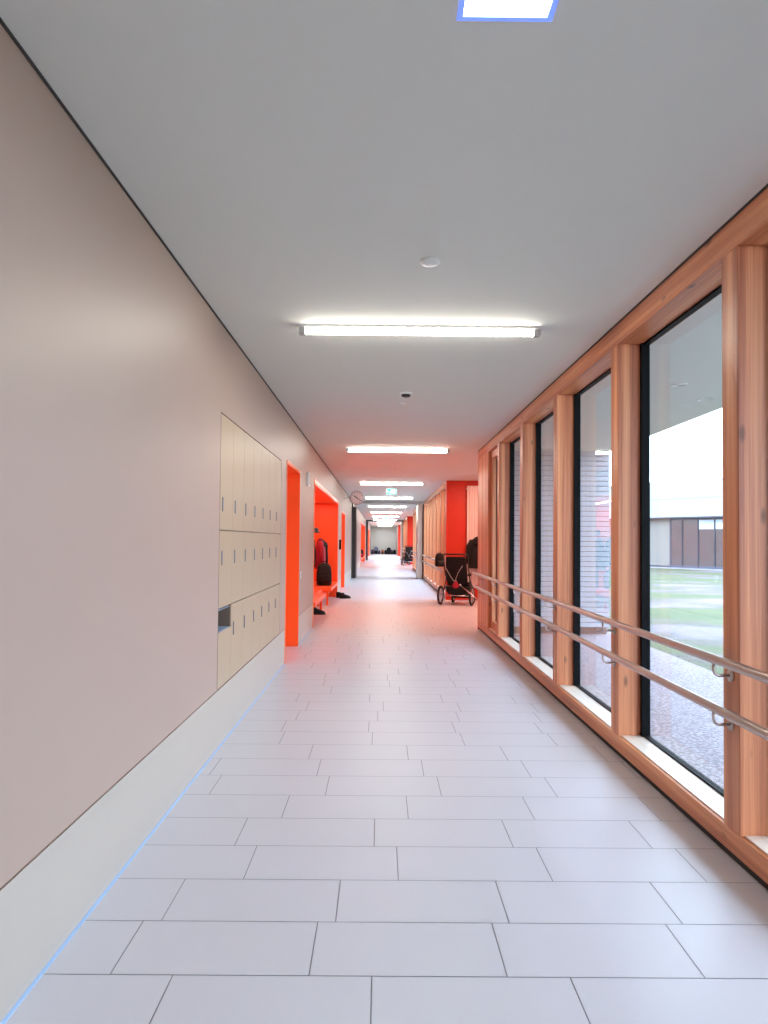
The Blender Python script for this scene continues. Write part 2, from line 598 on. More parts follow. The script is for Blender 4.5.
trim(M['woodz'], 'wide wooden end pier of the near window wall', (XR, XG + 0.09, 9.67, 10.63, ZB, ZT), bevel=0.004)

def run(y0, y1, where, group_label):
    """further window walls down the corridor: first post at y0, last at y1"""
    n = max(1, round((y1 - y0) / 1.45))
    s = (y1 - y0 - POST) / n
    beams(y0, y1, where)
    trim(M['woodz'], 'first wooden post of the ' + where, (XR, XG + 0.09, y0, y0 + POST, ZB, ZT), bevel=0.003)
    for i in range(n):
        a = y0 + POST + i * s
        window(a, a + s - POST, label='glazed bay %s from the front in the %s' % (
            ['first', 'second', 'third', 'fourth', 'fifth', 'sixth', 'seventh'][i], where))
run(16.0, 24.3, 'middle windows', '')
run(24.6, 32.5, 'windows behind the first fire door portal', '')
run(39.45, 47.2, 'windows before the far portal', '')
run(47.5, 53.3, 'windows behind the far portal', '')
struct(B('wall_right', M['wall'], (XR, XR + 0.2, 61.1, YF, 0, HC)), 'pale wall at the far right end', 'wall')

# alcoves
for i, (a, b) in enumerate(ALC):
    nm = ['first', 'second', 'last'][i]
    struct(B('wall_alcove_far', M['red'], (XR + 0.0, 3.3, b, b + 0.1, 0, HC)),
           'bright red wall facing the viewer in the %s right-hand alcove' % nm, 'wall')
    struct(B('wall_alcove_near', M['red'], (XR + (0.0 if i else 0.0), 3.3, a - 0.03, a, 0, HC)),
           'red wall on the near side of the %s right-hand alcove' % nm, 'wall')
    # outer side: red parapet pieces with an unseen window added for daylight
    ow = MB()
    ow.box(3.3, 3.36, a, a + 0.4, -0.05, HC)
    ow.box(3.3, 3.36, b - 0.4, b, -0.05, HC)
    ow.box(3.3, 3.36, a + 0.4, b - 0.4, 2.4, HC)
    ow.box(3.3, 3.36, a + 0.4, b - 0.4, -0.05, 0.1)
    struct(ow.build('wall_alcove_side', M['red']), 'red outer wall around the added window of the %s right-hand alcove' % nm, 'wall')
    WIN[0] += 1
    w = empty('window_%d' % WIN[0], (3.3, a + 0.4, 0))
    struct(w, 'unseen side window added to light the %s right-hand alcove' % nm, 'window')
    L = b - a - 0.8
    f = MB()
    f.box(0, 0.06, 0, 0.06, 0.1, 2.4); f.box(0, 0.06, L - 0.06, L, 0.1, 2.4)
    f.box(0, 0.06, 0.06, L - 0.06, 0.1, 0.16); f.box(0, 0.06, 0.06, L - 0.06, 2.34, 2.4)
    f.box(0, 0.06, L / 2 - 0.04, L / 2 + 0.04, 0.16, 2.34)
    f.build('frame', M['woodz'], w)
    B('glass_pane', M['glass'], (0.028, 0.032, 0.06, L / 2 - 0.04, 0.16, 2.34), parent=w)
    B('glass_pane', M['glass'], (0.028, 0.032, L / 2 + 0.04, L - 0.06, 0.16, 2.34), parent=w)

# ========================================================= ORANGE DOORWAYS
def doorway(n, a, b, z1, label, leaf_x=-1.45):
    d = empty('door_%d' % n, (XL, a, 0))
    struct(d, label, 'door')
    L = b - a
    D = -0.66
    ln = MB()
    ln.box(D, 0.002, -0.001, 0.02, 0, z1)
    ln.box(D, 0.002, L - 0.02, L + 0.001, 0, z1)
    ln.box(D, 0.002, 0.02, L - 0.02, z1 - 0.02, z1 + 0.001)
    ln.build('lining', M['orange'], d)
    e = MB()
    e.box(-0.004, 0.008, -0.012, 0.0, 0, z1 + 0.012)
    e.box(-0.004, 0.008, 0.0, L, z1, z1 + 0.012)
    e.build('edge_strip', M['niche_edge'], d)
    lf = B('door_leaf', M['orange'], (leaf_x - XL, leaf_x - XL + 0.045, 0.02, L - 0.02, 0.006, z1 - 0.02), parent=d)
    h = MB()
    h.path([(leaf_x - XL + 0.045, 0.12, 1.03), (leaf_x - XL + 0.10, 0.12, 1.03), (leaf_x - XL + 0.10, 0.25, 1.03)], 0.01)
    h.box(leaf_x - XL + 0.045, leaf_x - XL + 0.052, 0.095, 0.145, 0.93, 1.13)
    h.build('handle', M['steel'], lf)
doorway(1, 7.56, 8.81, 2.157, 'recessed orange doorway right behind the lockers')
doorway(2, 18.05, 19.8, 2.05, 'second, farther recessed orange doorway on the left')

# cloakroom niches: orange lining, bright front edge
def niche(a, b, z1, label):
    t = empty('trim_%d' % TR[0], (XL, a, 0))
    TR[0] += 1
    struct(t, label, 'niche')
    L = b - a
    D = -0.68
    ln = MB()
    ln.box(D, 0.0, 0, 0.02, 0, z1)
    ln.box(D, 0.0, L - 0.02, L, 0, z1)
    ln.box(D, 0.0, 0.02, L - 0.02, z1 - 0.02, z1)
    ln.box(D, D + 0.02, 0.02, L - 0.02, 0, z1 - 0.02)
    ln.build('lining', M['orange'], t)
    e = MB()
    e.box(-0.005, 0.012, -0.02, 0.0, 0, z1 + 0.05)
    e.box(-0.005, 0.012, 0.0, L, z1, z1 + 0.05)
    e.box(-0.005, 0.012, L, L + 0.02, 0, z1 + 0.05)
    e.build('edge_strip', M['niche_edge'], t)
    return t
niche(10.65, 16.5, 2.185, 'orange lined cloakroom niche in the left wall')
niche(35.4, 44.2, 2.19, 'second orange cloakroom niche behind the first portal')
niche(53.0, 60.0, 2.19, 'last orange cloakroom niche near the corridor end')

# ================================================================== LOCKERS
lk = empty('locker_bank', (XL, 4.456, ZS + 0.006))
tag(lk, 'built-in bank of beige lockers, three rows of seven doors, flush in the left wall', 'lockers')
CW, ZR = 0.3865, (0.0, 0.876 - 0.372, 1.374 - 0.372, 1.746)
car = MB()
car.box(-0.50, -0.024, 0.0, 7 * CW, 1.374 - 0.372 - .01, 1.746)        # rows two and three solid behind doors
car.box(-0.50, -0.024, 0.0, 7 * CW, 0.504 - .01, 1.002 - .01)
car.box(-0.50, -0.024, CW, 7 * CW, 0.0, 0.504 - .01)
car.box(-0.50, -0.024, 0, CW, 0.0, 0.35)
car.box(-0.50, -0.26, 0, CW, 0.35, 0.494)
car.build('carcass', M['locker_gap'], lk)
fm = MB()
fm.box(-0.02, 0.001, -0.0035, 0.0, 0.0, 1.746)
fm.box(-0.02, 0.001, 0.0, 7 * CW, 1.744, 1.749)
fm.build('surround', M['locker_gap'], lk)
inn = MB()
inn.box(-0.26, -0.255, 0.004, CW - 0.03, 0.352, 0.494)
inn.box(-0.255, -0.004, 0.004, 0.008, 0.352, 0.494)
inn.box(-0.255, -0.004, 0.008, CW - 0.03, 0.351, 0.355)
inn.box(-0.255, -0.004, 0.008, CW - 0.03, 0.489, 0.493)
inn.build('open_compartment', M['locker_in'], lk)
B('compartment_edge', M['locker_gap'], (-0.255, -0.002, CW - 0.03, CW - 0.002, 0.352, 0.493), parent=lk)
hz = (0.33, 0.823, 1.168)
for r in range(3):
    for c in range(7):
        z0, z1 = ZR[r] + (0.002 if r else 0.0), ZR[r + 1] - 0.004
        if r == 0 and c == 0:
            z1 = 0.350
        m = MB()
        m.box(-0.022, 0, c * CW + 0.0012, (c + 1) * CW - 0.0012, z0, z1)
        d = m.build('door', M['locker'], lk, bevel=0.0012)
        if r == 0 and c == 0:
            continue
        h = MB()
        zc, yc, hh, ww = hz[r], c * CW + 0.076, 0.047, 0.011
        ring = []
        for x in (0.0, 0.004, 0.0055):
            s = 1 if x < 0.005 else 0.75
            pts = []
            for i in range(16):
                t = 2 * PI * i / 16
                pts.append((x, yc + ww * s * math.cos(t), zc + (hh - ww) * (1 if math.sin(t) > 0 else -1) * (1 if abs(math.sin(t)) > 1e-6 else 0) + ww * s * math.sin(t)))
            ring.append(pts)
        h.loft(ring)
        h.build('handle', M['lock'], d)

# ================================================================ HANDRAILS
XRL = 1.385
def handrail(y0, y1, z0, z1, posts, label, r=0.0195):
    t = empty('handrail', (XRL, y0, z0))
    tag(t, label, 'handrail', 'steel tube handrails along the windows')
    m = MB()
    L = y1 - y0
    z = lambda y: (z1 - z0) * y / L
    m.path([(0, 0, 0), (0, 0.003, z(0.003)), (0, L - 0.003, z(L - 0.003)), (0, L, z(L))], [r - .003, r, r, r - .003], 24)
    m.build('rail', M['steel'], t, smooth=False)
    for p in m_smooth(t): pass
    for py in posts:
        q = py - y0
        if q < 0.05 or q > L:
            continue
        b = MB()
        zz = z(q)
        b.path([(0, q, zz - r), (0, q, zz - r - 0.028), (0.006, q, zz - r - 0.042), (0.02, q, zz - r - 0.05),
                (XR - XRL - 0.004, q, zz - r - 0.05)], 0.0065, 10)
        b.lathe([(0, 0), (0.026, 0), (0.026, 0.006), (0, 0.006)], 20,
                Matrix.Translation((XR - XRL - 0.0062, q, zz - r - 0.05)) @ Matrix.Rotation(PI / 2, 4, 'Y'))
        b.build('bracket', M['steel'], t, smooth=True)
    return t
def m_smooth(t):
    for ch in t.children:
        for i, p in enumerate(ch.data.polygons):
            p.use_smooth = len(p.vertices) == 4
    return []
pc = [-1.28, 0.17, 1.50, 2.948, 4.415, 5.928, 7.368, 8.836, 10.1]
handrail(YN + 0.2, 10.53, 0.829, 0.846, pc, 'upper steel handrail along the near windows')
handrail(YN + 0.2, 10.53, 0.621, 0.653, pc, 'lower steel handrail along the near windows')
for (a, b, nm) in ((15.95, 24.2, 'middle windows'), (24.8, 32.6, 'windows behind the first portal'), (39.4, 47.0, 'windows before the far portal')):
    pp = [a + 0.12 + 1.36 * i for i in range(int((b - a) / 1.36))]
    handrail(a, b, 0.846, 0.846, pp, 'upper steel handrail along the ' + nm)
    handrail(a, b, 0.650, 0.650, pp, 'lower steel handrail along the ' + nm)

# ========================================================= CEILING FITTINGS
def make_light():
    t = empty('ceiling_light')
    B('housing', M['white'], (-0.765, 0.765, -0.035, 0.035, -0.018, 0.0), parent=t, bevel=0.003)
    m = MB()
    m.loft([[(x, 0.030, -0.016), (x, 0.031, -0.034), (x, 0.022, -0.050), (x, 0, -0.056), (x, -0.022, -0.050),
             (x, -0.031, -0.034), (x, -0.030, -0.016)] for x in (-0.725, 0.725)])
    m.build('diffuser', M['tube'], t)
    for s in (-1, 1):
        x0, x1 = sorted((s * 0.726, s * 0.767))
        B('end_cap', M['grey'], (x0, x1, -0.034, 0.034, -0.057, -0.0185), parent=t, bevel=0.004)
    return t
LY = [4.47, 10.44, 16.55, 22.1, 27.85, 33.7, 39.2, 45.0]
names = ['first, nearest', 'second', 'third', 'fourth', 'fifth', 'sixth', 'seventh', 'eighth']
L0 = make_light()
for i, yy in enumerate([-1.5] + LY):
    t = L0 if i == 0 else copy_tree(L0)
    t.location = (0.232, yy, HC)
    tag(t, 'long glowing tube light above or behind the viewpoint' if i == 0 else
        'long glowing tube light across the ceiling, %s from the camera' % names[i - 1], 'ceiling light',
        'tube lights across the ceiling')
# square light well right at the top edge
t = empty('square_ceiling_light', (SX0, SY0, HC))
tag(t, 'small square bright ceiling light with blue fringe painted on its rim at the top of the picture', 'ceiling light')
S = SX1 - SX0
m = MB()
m.box(-0.001, 0.014, 0, S, -0.004, 0.10); m.box(S - 0.014, S + 0.001, 0, S, -0.004, 0.10)
m.box(0.014, S - 0.014, 0, 0.014, -0.004, 0.10); m.box(0.014, S - 0.014, S - 0.014, S, -0.004, 0.10)
m.build('rim', M['rim'], t)
B('panel', M['day'], (0.014, S - 0.014, 0.014, S - 0.014, 0.012, 0.02), parent=t)
# far rooflight
t = empty('rooflight', (FX0, FY0, HC))
tag(t, 'large bright rooflight in the ceiling at the far end', 'rooflight')
m = MB()
W, Ln = FX1 - FX0, FY1 - FY0
m.box(0, 0.04, 0, Ln, 0, 0.3); m.box(W - 0.04, W, 0, Ln, 0, 0.3)
m.box(0.04, W - 0.04, 0, 0.04, 0, 0.3); m.box(0.04, W - 0.04, Ln - 0.04, Ln, 0, 0.3)
m.build('curb', M['white'], t)
B('panel', M['day_far'], (0.04, W - 0.04, 0.04, Ln - 0.04, 0.05, 0.06), parent=t)

def detector(x, y, r, label, dark=False):
    t = empty('smoke_detector', (x, y, HC))
    tag(t, label, 'smoke detector')
    m = MB()
    m.lathe([(0, 0), (r, 0), (r, -0.010), (r * 0.9, -0.016), (0, -0.016)], 28)
    m.build('base', M['white'], t)
    m = MB()
    m.lathe([(r * 0.75, -0.016), (r * 0.72, -0.030 if dark else -0.019), (r * 0.5, -0.038 if dark else -0.022), (0, -0.040 if dark else -0.023)], 28)
    m.build('sensor', M['door_dark'] if dark else M['white'], t, smooth=True)
detector(0.226, 3.41, 0.047, 'flat white smoke detector on the ceiling before the first tube light')
detector(0.217, 6.50, 0.058, 'smoke detector with dark centre behind the first tube light', True)
m = MB()
m.lathe([(0, 0), (0.03, 0), (0.026, -0.012), (0, -0.014)], 20)
tag(m.build('ceiling_button', M['white'], loc=(0.20, 6.95, HC)), 'tiny white ceiling button behind the dark-centred detector', 'sensor')
detector(0.22, 13.4, 0.05, 'small smoke detector on the pink ceiling between second and third light')

# exit signs
def exit_sign(x, y, z, label):
    t = empty('exit_sign', (x, y, z))
    tag(t, label, 'exit sign', 'hanging green exit signs')
    B('box', M['white'], (-0.135, 0.135, -0.012, 0.012, -0.075, 0.075), parent=t, bevel=0.003)
    B('panel', M['sign'], (-0.125, 0.125, -0.016, -0.0125, -0.065, 0.065), parent=t)
    p = MB()                                  # running figure, door and arrow
    def bar(x0, z0, x1, z1, w):
        d = Vector((x1 - x0, 0, z1 - z0)).normalized()
        n = Vector((-d.z, 0, d.x)) * w / 2
        a, b_ = Vector((x0, -0.0175, z0)), Vector((x1, -0.0175, z1))
        p.loft([[a + n, a - n, b_ - n, b_ + n], [v + Vector((0, 0.0012, 0)) for v in (a + n, a - n, b_ - n, b_ + n)]])
    bar(0.065, -0.05, 0.065, 0.05, 0.05)      # door opening
    bar(0.005, 0.015, -0.012, -0.015, 0.024)   # torso
    bar(-0.012, -0.012, 0.012, -0.028, 0.012); bar(0.012, -0.028, 0.004, -0.052, 0.011)
    bar(-0.014, -0.014, -0.035, -0.036, 0.012); bar(-0.035, -0.036, -0.055, -0.034, 0.010)
    bar(0.004, 0.014, 0.028, 0.0, 0.009); bar(0.0, 0.016, -0.026, 0.006, 0.009)
    p.lathe([(0, -0.0006), (0.012, -0.0006), (0.012, 0.0006), (0, 0.0006)], 14,
            Matrix.Translation((0.014, -0.0172, 0.036)) @ Matrix.Rotation(PI / 2, 4, 'X'))
    bar(-0.065, 0, -0.112, 0, 0.012); bar(-0.112, 0, -0.092, 0.022, 0.012); bar(-0.112, 0, -0.092, -0.022, 0.012)
    p.build('pictogram', M['sign_white'], t)
    for xx in (-0.09, 0.09):
        r = MB()
        r.path([(xx, 0, 0.075), (xx, 0, HC - z)], 0.004, 8)
        r.build('suspension_rod', M['grey'], t)
exit_sign(0.244, 17.5, 2.533, 'green exit sign hanging behind the third tube light')
exit_sign(0.292, 37.0, 2.553, 'far green exit sign hanging in front of the distant portal')

# clock on an arm from the left wall
t = empty('clock', (-0.679, 19.5, 2.486))
tag(t, 'round white station-style clock projecting from the left wall', 'clock')
m = MB()
FX = Matrix.Rotation(PI / 2, 4, 'X')
m.lathe([(0, -0.035), (0.185, -0.035), (0.193, -0.028), (0.193, 0.028), (0.185, 0.035), (0, 0.035)], 40, FX)
m.build('case', M['grey'], t)
for sgn in (1, -1):
    fx = FX @ Matrix.Translation((0, 0, sgn * 0.0365))
    m = MB()
    m.lathe([(0, -0.001), (0.172, -0.001), (0.172, 0.001), (0, 0.001)], 40, fx)
    f = m.build('dial', M['clockface'], t)
    hnd = MB()
    yy = -sgn * 0.0395
    for i in range(12):
        a = i * PI / 6
        d, n = Vector((math.sin(a), 0, math.cos(a))), Vector((math.cos(a), 0, -math.sin(a))) * 0.006
        hnd.quad(*[(v.x, yy, v.z) for v in (d * 0.135 - n, d * 0.135 + n, d * 0.163 + n, d * 0.163 - n)])
    hnd.build('hour_marks', M['shadow'], f)
    for nm, a, ln_, w in (('hour_hand', -0.95, 0.10, 0.011), ('minute_hand', 2.2, 0.145, 0.008)):
        if sgn < 0:
            a = -a
        hnd = MB()
        d, n = Vector((math.sin(a), 0, math.cos(a))), Vector((math.cos(a), 0, -math.sin(a))) * w
        y2 = -sgn * 0.0415
        hnd.quad(*[(v.x, y2, v.z) for v in (-d * 0.03 - n, -d * 0.03 + n, d * ln_ + n, d * ln_ - n)])
        hnd.build(nm, M['shadow'], f)
m = MB()
m.path([(-0.193, 0, 0), (XL + 0.679, 0, 0)], 0.012, 10)
m.lathe([(0, 0), (0.05, 0), (0.05, 0.012), (0, 0.012)], 20, Matrix.Translation((XL + 0.679, 0, 0)) @ Matrix.Rotation(PI / 2, 4, 'Y'))
m.build('wall_arm', M['grey'], t)

# small things on the left wall
t = empty('wall_speaker', (XL, 9.66, 2.05))
tag(t, 'small white box high on the wall between doorway and cloakroom niche', 'wall box')
B('housing', M['white'], (-0.002, 0.032, -0.07, 0.07, 0.0, 0.19), parent=t, bevel=0.008)
B('front_grille', M['grey'], (0.032, 0.034, -0.05, 0.05, 0.02, 0.17), parent=t)
t = empty('light_switch', (XL, 8.98, 0.87))
tag(t, 'white light switch beside the orange doorway', 'switch')
B('plate', M['white'], (0, 0.008, -0.04, 0.04, -0.04, 0.04), parent=t, bevel=0.002)
B('rocker', M['grey'], (0.008, 0.012, -0.025, 0.025, -0.025, 0.025), parent=t, bevel=0.001)
t = empty('call_button', (XL, 17.2, 1.22))
tag(t, 'small black wall device between the cloakroom niche and the second orange doorway', 'wall device')
B('housing', M['black'], (-0.002, 0.045, -0.05, 0.05, -0.13, 0.11), parent=t, bevel=0.006)
B('button', M['grey'], (0.045, 0.05, -0.02, 0.02, 0.02, 0.06), parent=t, bevel=0.002)

# =============================================================== PORTALS
def portal(n, y, label, post_l=0.11, leafw=0.16, zl=2.47, lm='grey'):
    d = empty('door_%d' % n, (0, y, 0))
    struct(d, label, 'door')
    B('post', M['door_dark'], (XL, XL + 0.03, 0, 0.16, 0, 2.60), parent=d)
    B('post', M['door_dark'], (XR - 0.035, XR + 0.02, -0.02, 0.16, 0, 2.60), parent=d)
    B('lintel', M[lm], (XL, XR + 0.02, 0, 0.16, 2.60, HC), parent=d)
    l1 = B('door_leaf', M['door_dark'], (XL + 0.035, XL + 0.035 + post_l, 0.0, 1.15, 0.01, zl), parent=d)
    l2 = B('door_leaf', M['door_steel'], (XR - 0.04 - leafw, XR - 0.04, 0.0, 1.15, 0.01, 2.58), parent=d)
    h = MB(); h.path([(XL + 0.145, 0.9, 1.05), (XL + 0.19, 0.9, 1.05), (XL + 0.19, 1.03, 1.05)], 0.01); h.build('handle', M['steel'], l1)
    h = MB(); h.path([(XR - 0.2, 0.9, 1.05), (XR - 0.245, 0.9, 1.05), (XR - 0.245, 1.03, 1.05)], 0.01); h.build('handle', M['steel'], l2)
portal(3, 24.4, 'first fire door portal across the corridor, both leaves held open')
portal(4, 47.2, 'far fire door portal with dark frame', post_l=0.09, leafw=0.12, zl=2.6, lm='door_dark')

# =============================================================== RADIATOR
t = empty('radiator', (1.90, 15.84, 0.34))
tag(t, 'tall white vertical tube radiator on the red alcove wall', 'radiator')
m = MB()
for i in range(12):
    x = 0.02 + i * 0.058
    m.loft([[(x, -0.03, z), (x + 0.038, -0.03, z), (x + 0.046, -0.02, z), (x + 0.046, 0.02, z), (x, 0.02, z), (x - 0.006, 0.0, z), (x - 0.006, -0.02, z)] for z in (0.0, 2.22)])
m.build('tubes', M['radiator'], t)
for z in (0.04, 2.14):
    m = MB(); m.box(0.0, 0.72, 0.021, 0.05, z, z + 0.04); m.build('header', M['radiator'], t)
m = MB(); m.path([(0.70, 0.0, 0.0), (0.70, 0.0, -0.2), (0.70, 0.055, -0.2)], 0.01); m.build('supply_pipe', M['chrome'], t)

# ================================================================= BENCHES
def bench(a, b, ztop, label, x0=-1.62, x1=-1.0):
    t = empty('cloakroom_bench', (x0, a, 0))
    tag(t, label, 'bench', 'orange cloakroom benches')
    L, Wd = b - a, x1 - x0
    B('seat', M['orange'], (0, Wd, 0, L, ztop - 0.075, ztop), parent=t, bevel=0.004)
    B('shoe_shelf', M['orange'], (0.02, Wd - 0.16, 0.05, L - 0.05, 0.13, 0.15), parent=t)
    for yy in (0.04, L - 0.08):
        for xx in (0.03, Wd - 0.10):
            B('leg', M['orange'], (xx, xx + 0.04, yy, yy + 0.04, 0, ztop - 0.075), parent=t)
bench(10.72, 12.75, 0.37, 'nearer low orange bench in the cloakroom niche', x1=-0.99)
bench(12.79, 14.2, 0.345, 'recessed middle orange bench in the cloakroom niche', x1=-1.17)
bench(14.25, 16.46, 0.36, 'farther low orange bench carrying the backpack', x1=-0.995)
bench(36.0, 43.8, 0.36, 'long orange bench in the second cloakroom niche', x1=-1.0)

# ============================================================ SOFT THINGS
def sq(rx, ry, n=20, p=3.2, cx=0, cy=0, z=0, wob=0.0, ph=0.0):
    out = []
    for i in range(n):
        t = 2 * PI * i / n
        c, s = math.cos(t), math.sin(t)
        k = 1 + wob * math.sin(5 * t + ph)
        out.append((cx + rx * k * math.copysign(abs(c) ** (2 / p), c), cy + ry * k * math.copysign(abs(s) ** (2 / p), s), z))
    return out

def backpack(loc, rz, mats, label, s=1.0, group=None):
    """standing school backpack; front pocket towards -y"""
    t = empty('backpack', loc, rz)
    t.scale = (s, s, s)
    tag(t, label, 'backpack', group)
    m = MB()
    m.loft([sq(0.11, 0.06, z=0.0), sq(0.145, 0.085, z=0.015), sq(0.155, 0.095, z=0.10), sq(0.15, 0.09, z=0.25),
            sq(0.135, 0.075, z=0.36), sq(0.10, 0.05, z=0.42, cy=0.01), sq(0.04, 0.02, z=0.445, cy=0.02)])
    m.build('body', mats[0], t, smooth=True)
    m = MB()
    m.loft([sq(0.09, 0.03, cy=-0.09, z=0.04), sq(0.11, 0.05, cy=-0.095, z=0.055), sq(0.11, 0.05, cy=-0.095, z=0.17),
            sq(0.08, 0.03, cy=-0.085, z=0.20)])
    m.build('front_pocket', mats[1], t, smooth=True)
    for sx in (-1, 1):
        m = MB()
        m.path([(sx * 0.07, 0.075, 0.36), (sx * 0.085, 0.13, 0.30), (sx * 0.09, 0.14, 0.18), (sx * 0.09, 0.09, 0.06)], 0.014, 8)
        m.build('shoulder_strap', mats[1], t, smooth=True)
    m = MB()
    m.path([(-0.04, 0.02, 0.43), (-0.03, 0.03, 0.475), (0.03, 0.03, 0.475), (0.04, 0.02, 0.43)], 0.008, 8)
    m.build('grab_handle', mats[1], t, smooth=True)
    return t

def coat(loc, rz, mat, label, s=1.0, lining=None, group='coats hanging in the cloakroom niche'):
    """jacket hanging from a hook, hook point at the origin"""
    t = empty('hanging_coat', loc, rz)
    t.scale = (s, s, s)
    tag(t, label, 'coat', group)
    m = MB()
    m.loft([sq(0.03, 0.03, z=0.0), sq(0.07, 0.05, z=-0.03), sq(0.15, 0.08, z=-0.10, wob=.04), sq(0.17, 0.10, z=-0.25, wob=.08, ph=1),
            sq(0.18, 0.10, z=-0.45, wob=.1, ph=1.4), sq(0.20, 0.12, z=-0.68, wob=.12, ph=1.9), sq(0.19, 0.11, z=-0.70, wob=.12, ph=1.9)])
    m.build('body', mat, t, smooth=True)
    for sx in (-1, 1):
        m = MB()
        m.path([(sx * 0.12, -0.02, -0.09), (sx * 0.19, -0.04, -0.22), (sx * 0.21, -0.06, -0.42), (sx * 0.205, -0.07, -0.60)],
               [0.06, 0.062, 0.055, 0.045], 12)
        m.build('sleeve', mat, t, smooth=True)
    m = MB()
    m.loft([sq(0.06, 0.05, z=-0.03), sq(0.10, 0.075, z=-0.05, cy=-0.01), sq(0.12, 0.085, z=-0.14, cy=-0.03), sq(0.07, 0.05, z=-0.20, cy=-0.06)])
    m.build('hood', lining or mat, t, smooth=True)
    return t

def rack(loc, L, label):
    t = empty('coat_rack', loc)
    tag(t, label, 'coat rack', 'orange hook rails in the cloakroom niches')
    B('board', M['orange'], (0, 0.02, 0, L, -0.04, 0.04), parent=t)
    n = int(L / 0.3)
    for i in range(n):
        m = MB()
        q = 0.15 + i * L / n
        m.path([(0.02, q, 0.0), (0.06, q, -0.015), (0.075, q, 0.0), (0.075, q, 0.02)], 0.006, 8)
        m.build('hook', M['steel'], t, smooth=True)
rack((-1.679, 10.8, 1.42), 5.5, 'hook rail along the back of the first cloakroom niche')
rack((-1.679, 36.0, 1.42), 7.5, 'hook rail along the back of the second cloakroom niche')

coat((-1.57, 15.60, 1.42), PI / 2, M['fabric'], 'black jacket hanging at the far end of the niche, under the hat', 1.0)
coat((-1.33, 15.47, 1.36), PI / 2, M['pink'], 'crimson jacket hanging beside the black jackets', 0.95, M['fabric'])
coat((-1.46, 14.35, 1.46), PI / 2, M['fabric'], 'black jacket hanging in front of the crimson one', 0.9, M['purple'])
coat((-1.30, 16.0, 1.30), PI / 2 + 0.1, M['fabric'], 'dark jacket hanging last, against the end of the niche', 0.85)
# hat on top of the coats
t = empty('hat_box', (-1.45, 15.6, 1.50))
m = MB()
m.lathe([(0.15, 0.0), (0.15, 0.008), (0.105, 0.012), (0.10, 0.08), (0.07, 0.115), (0, 0.12)], 24)
t2 = m.build('hat', M['door_dark'], smooth=True, loc=(-1.47, 15.5, 1.47))
tag(t2, 'dark brimmed hat resting on top of the hanging coats', 'hat')
bpy.data.objects.remove(t)
backpack((-1.20, 14.98, 0.36), 0.15, (M['navy'], M['fabric']), 'dark backpack standing on the farther orange bench', 1.06)
backpack((-1.545, 14.74, 0.36), -0.2, (M['purple'], M['fabric']), 'violet backpack behind the dark one on the farther orange bench', 0.9)

def shoe(loc, rz, label, mat=None):
    t = empty('shoe', loc, rz)
    tag(t, label, 'shoe', 'dark shoes by the cloakroom benches')
    def foot(z, k, y0, y1):
        pts = []
        for i in range(24):
            a = 2 * PI * i / 24
            yy = math.cos(a)
            w = 0.042 + 0.010 * yy
            pts.append((w * k * math.sin(a), (y0 + y1) / 2 + (y1 - y0) / 2 * yy, z))
        return pts
    m = MB(); m.loft([foot(0.0, 1.0, 0, 0.26), foot(0.022, 1.05, -0.003, 0.263)]); m.build('sole', M['rubber'], t)
    m = MB()
    m.loft([foot(0.022, 0.98, 0.002, 0.255), foot(0.05, 0.95, 0.002, 0.245), foot(0.075, 0.85, 0.003, 0.18), foot(0.10, 0.75, 0.004, 0.11), foot(0.13, 0.72, 0.0, 0.10)])
    m.build('upper', mat or M['fabric'], t, smooth=True)
    m = MB()
    for i in range(3):
        yy, z = 0.12 + i * 0.026, 0.099 - i * 0.012
        m.path([(-0.022, yy, z - .01), (0, yy, z), (0.022, yy, z - .01)], 0.003, 6)
    m.build('laces', M['grey'], t)
shoe((-0.93, 16.02, 0.0), -1.35, 'black shoe on the floor in front of the farther bench, nearest the corridor')
shoe((-1.02, 16.22, 0.0), -1.2, 'black shoe tucked behind the other by the far end of the bench')
shoe((-1.12, 11.1, 0.15), -PI / 2, 'dark shoe on the shelf beneath the nearer bench')

# ============================================================== PUSHCHAIRS
def wheel(name, parent, x, y, r, w, spokes=True):
    m = MB()
    ring = [(x, y + (r - w / 2) * math.cos(2 * PI * i / 32), r + (r - w / 2) * math.sin(2 * PI * i / 32)) for i in range(32)]
    m.path(ring, w / 2, 10, closed=True)
    o = m.build(name, M['rubber'], parent, smooth=True)
    m = MB()
    ring = [(x, y + (r - w) * math.cos(2 * PI * i / 32), r + (r - w) * math.sin(2 * PI * i / 32)) for i in range(32)]
    m.path(ring, w * 0.26, 6, closed=True)
    for i in range(12):
        a = 2 * PI * i / 12
        m.path([(x, y, r), (x, y + (r - w) * math.cos(a), r + (r - w) * math.sin(a))], 0.0035, 5)
    m.path([(x - 0.025, y, r), (x + 0.025, y, r)], 0.02, 12)
    m.build('rim_and_spokes', M['chrome'], o, smooth=True)

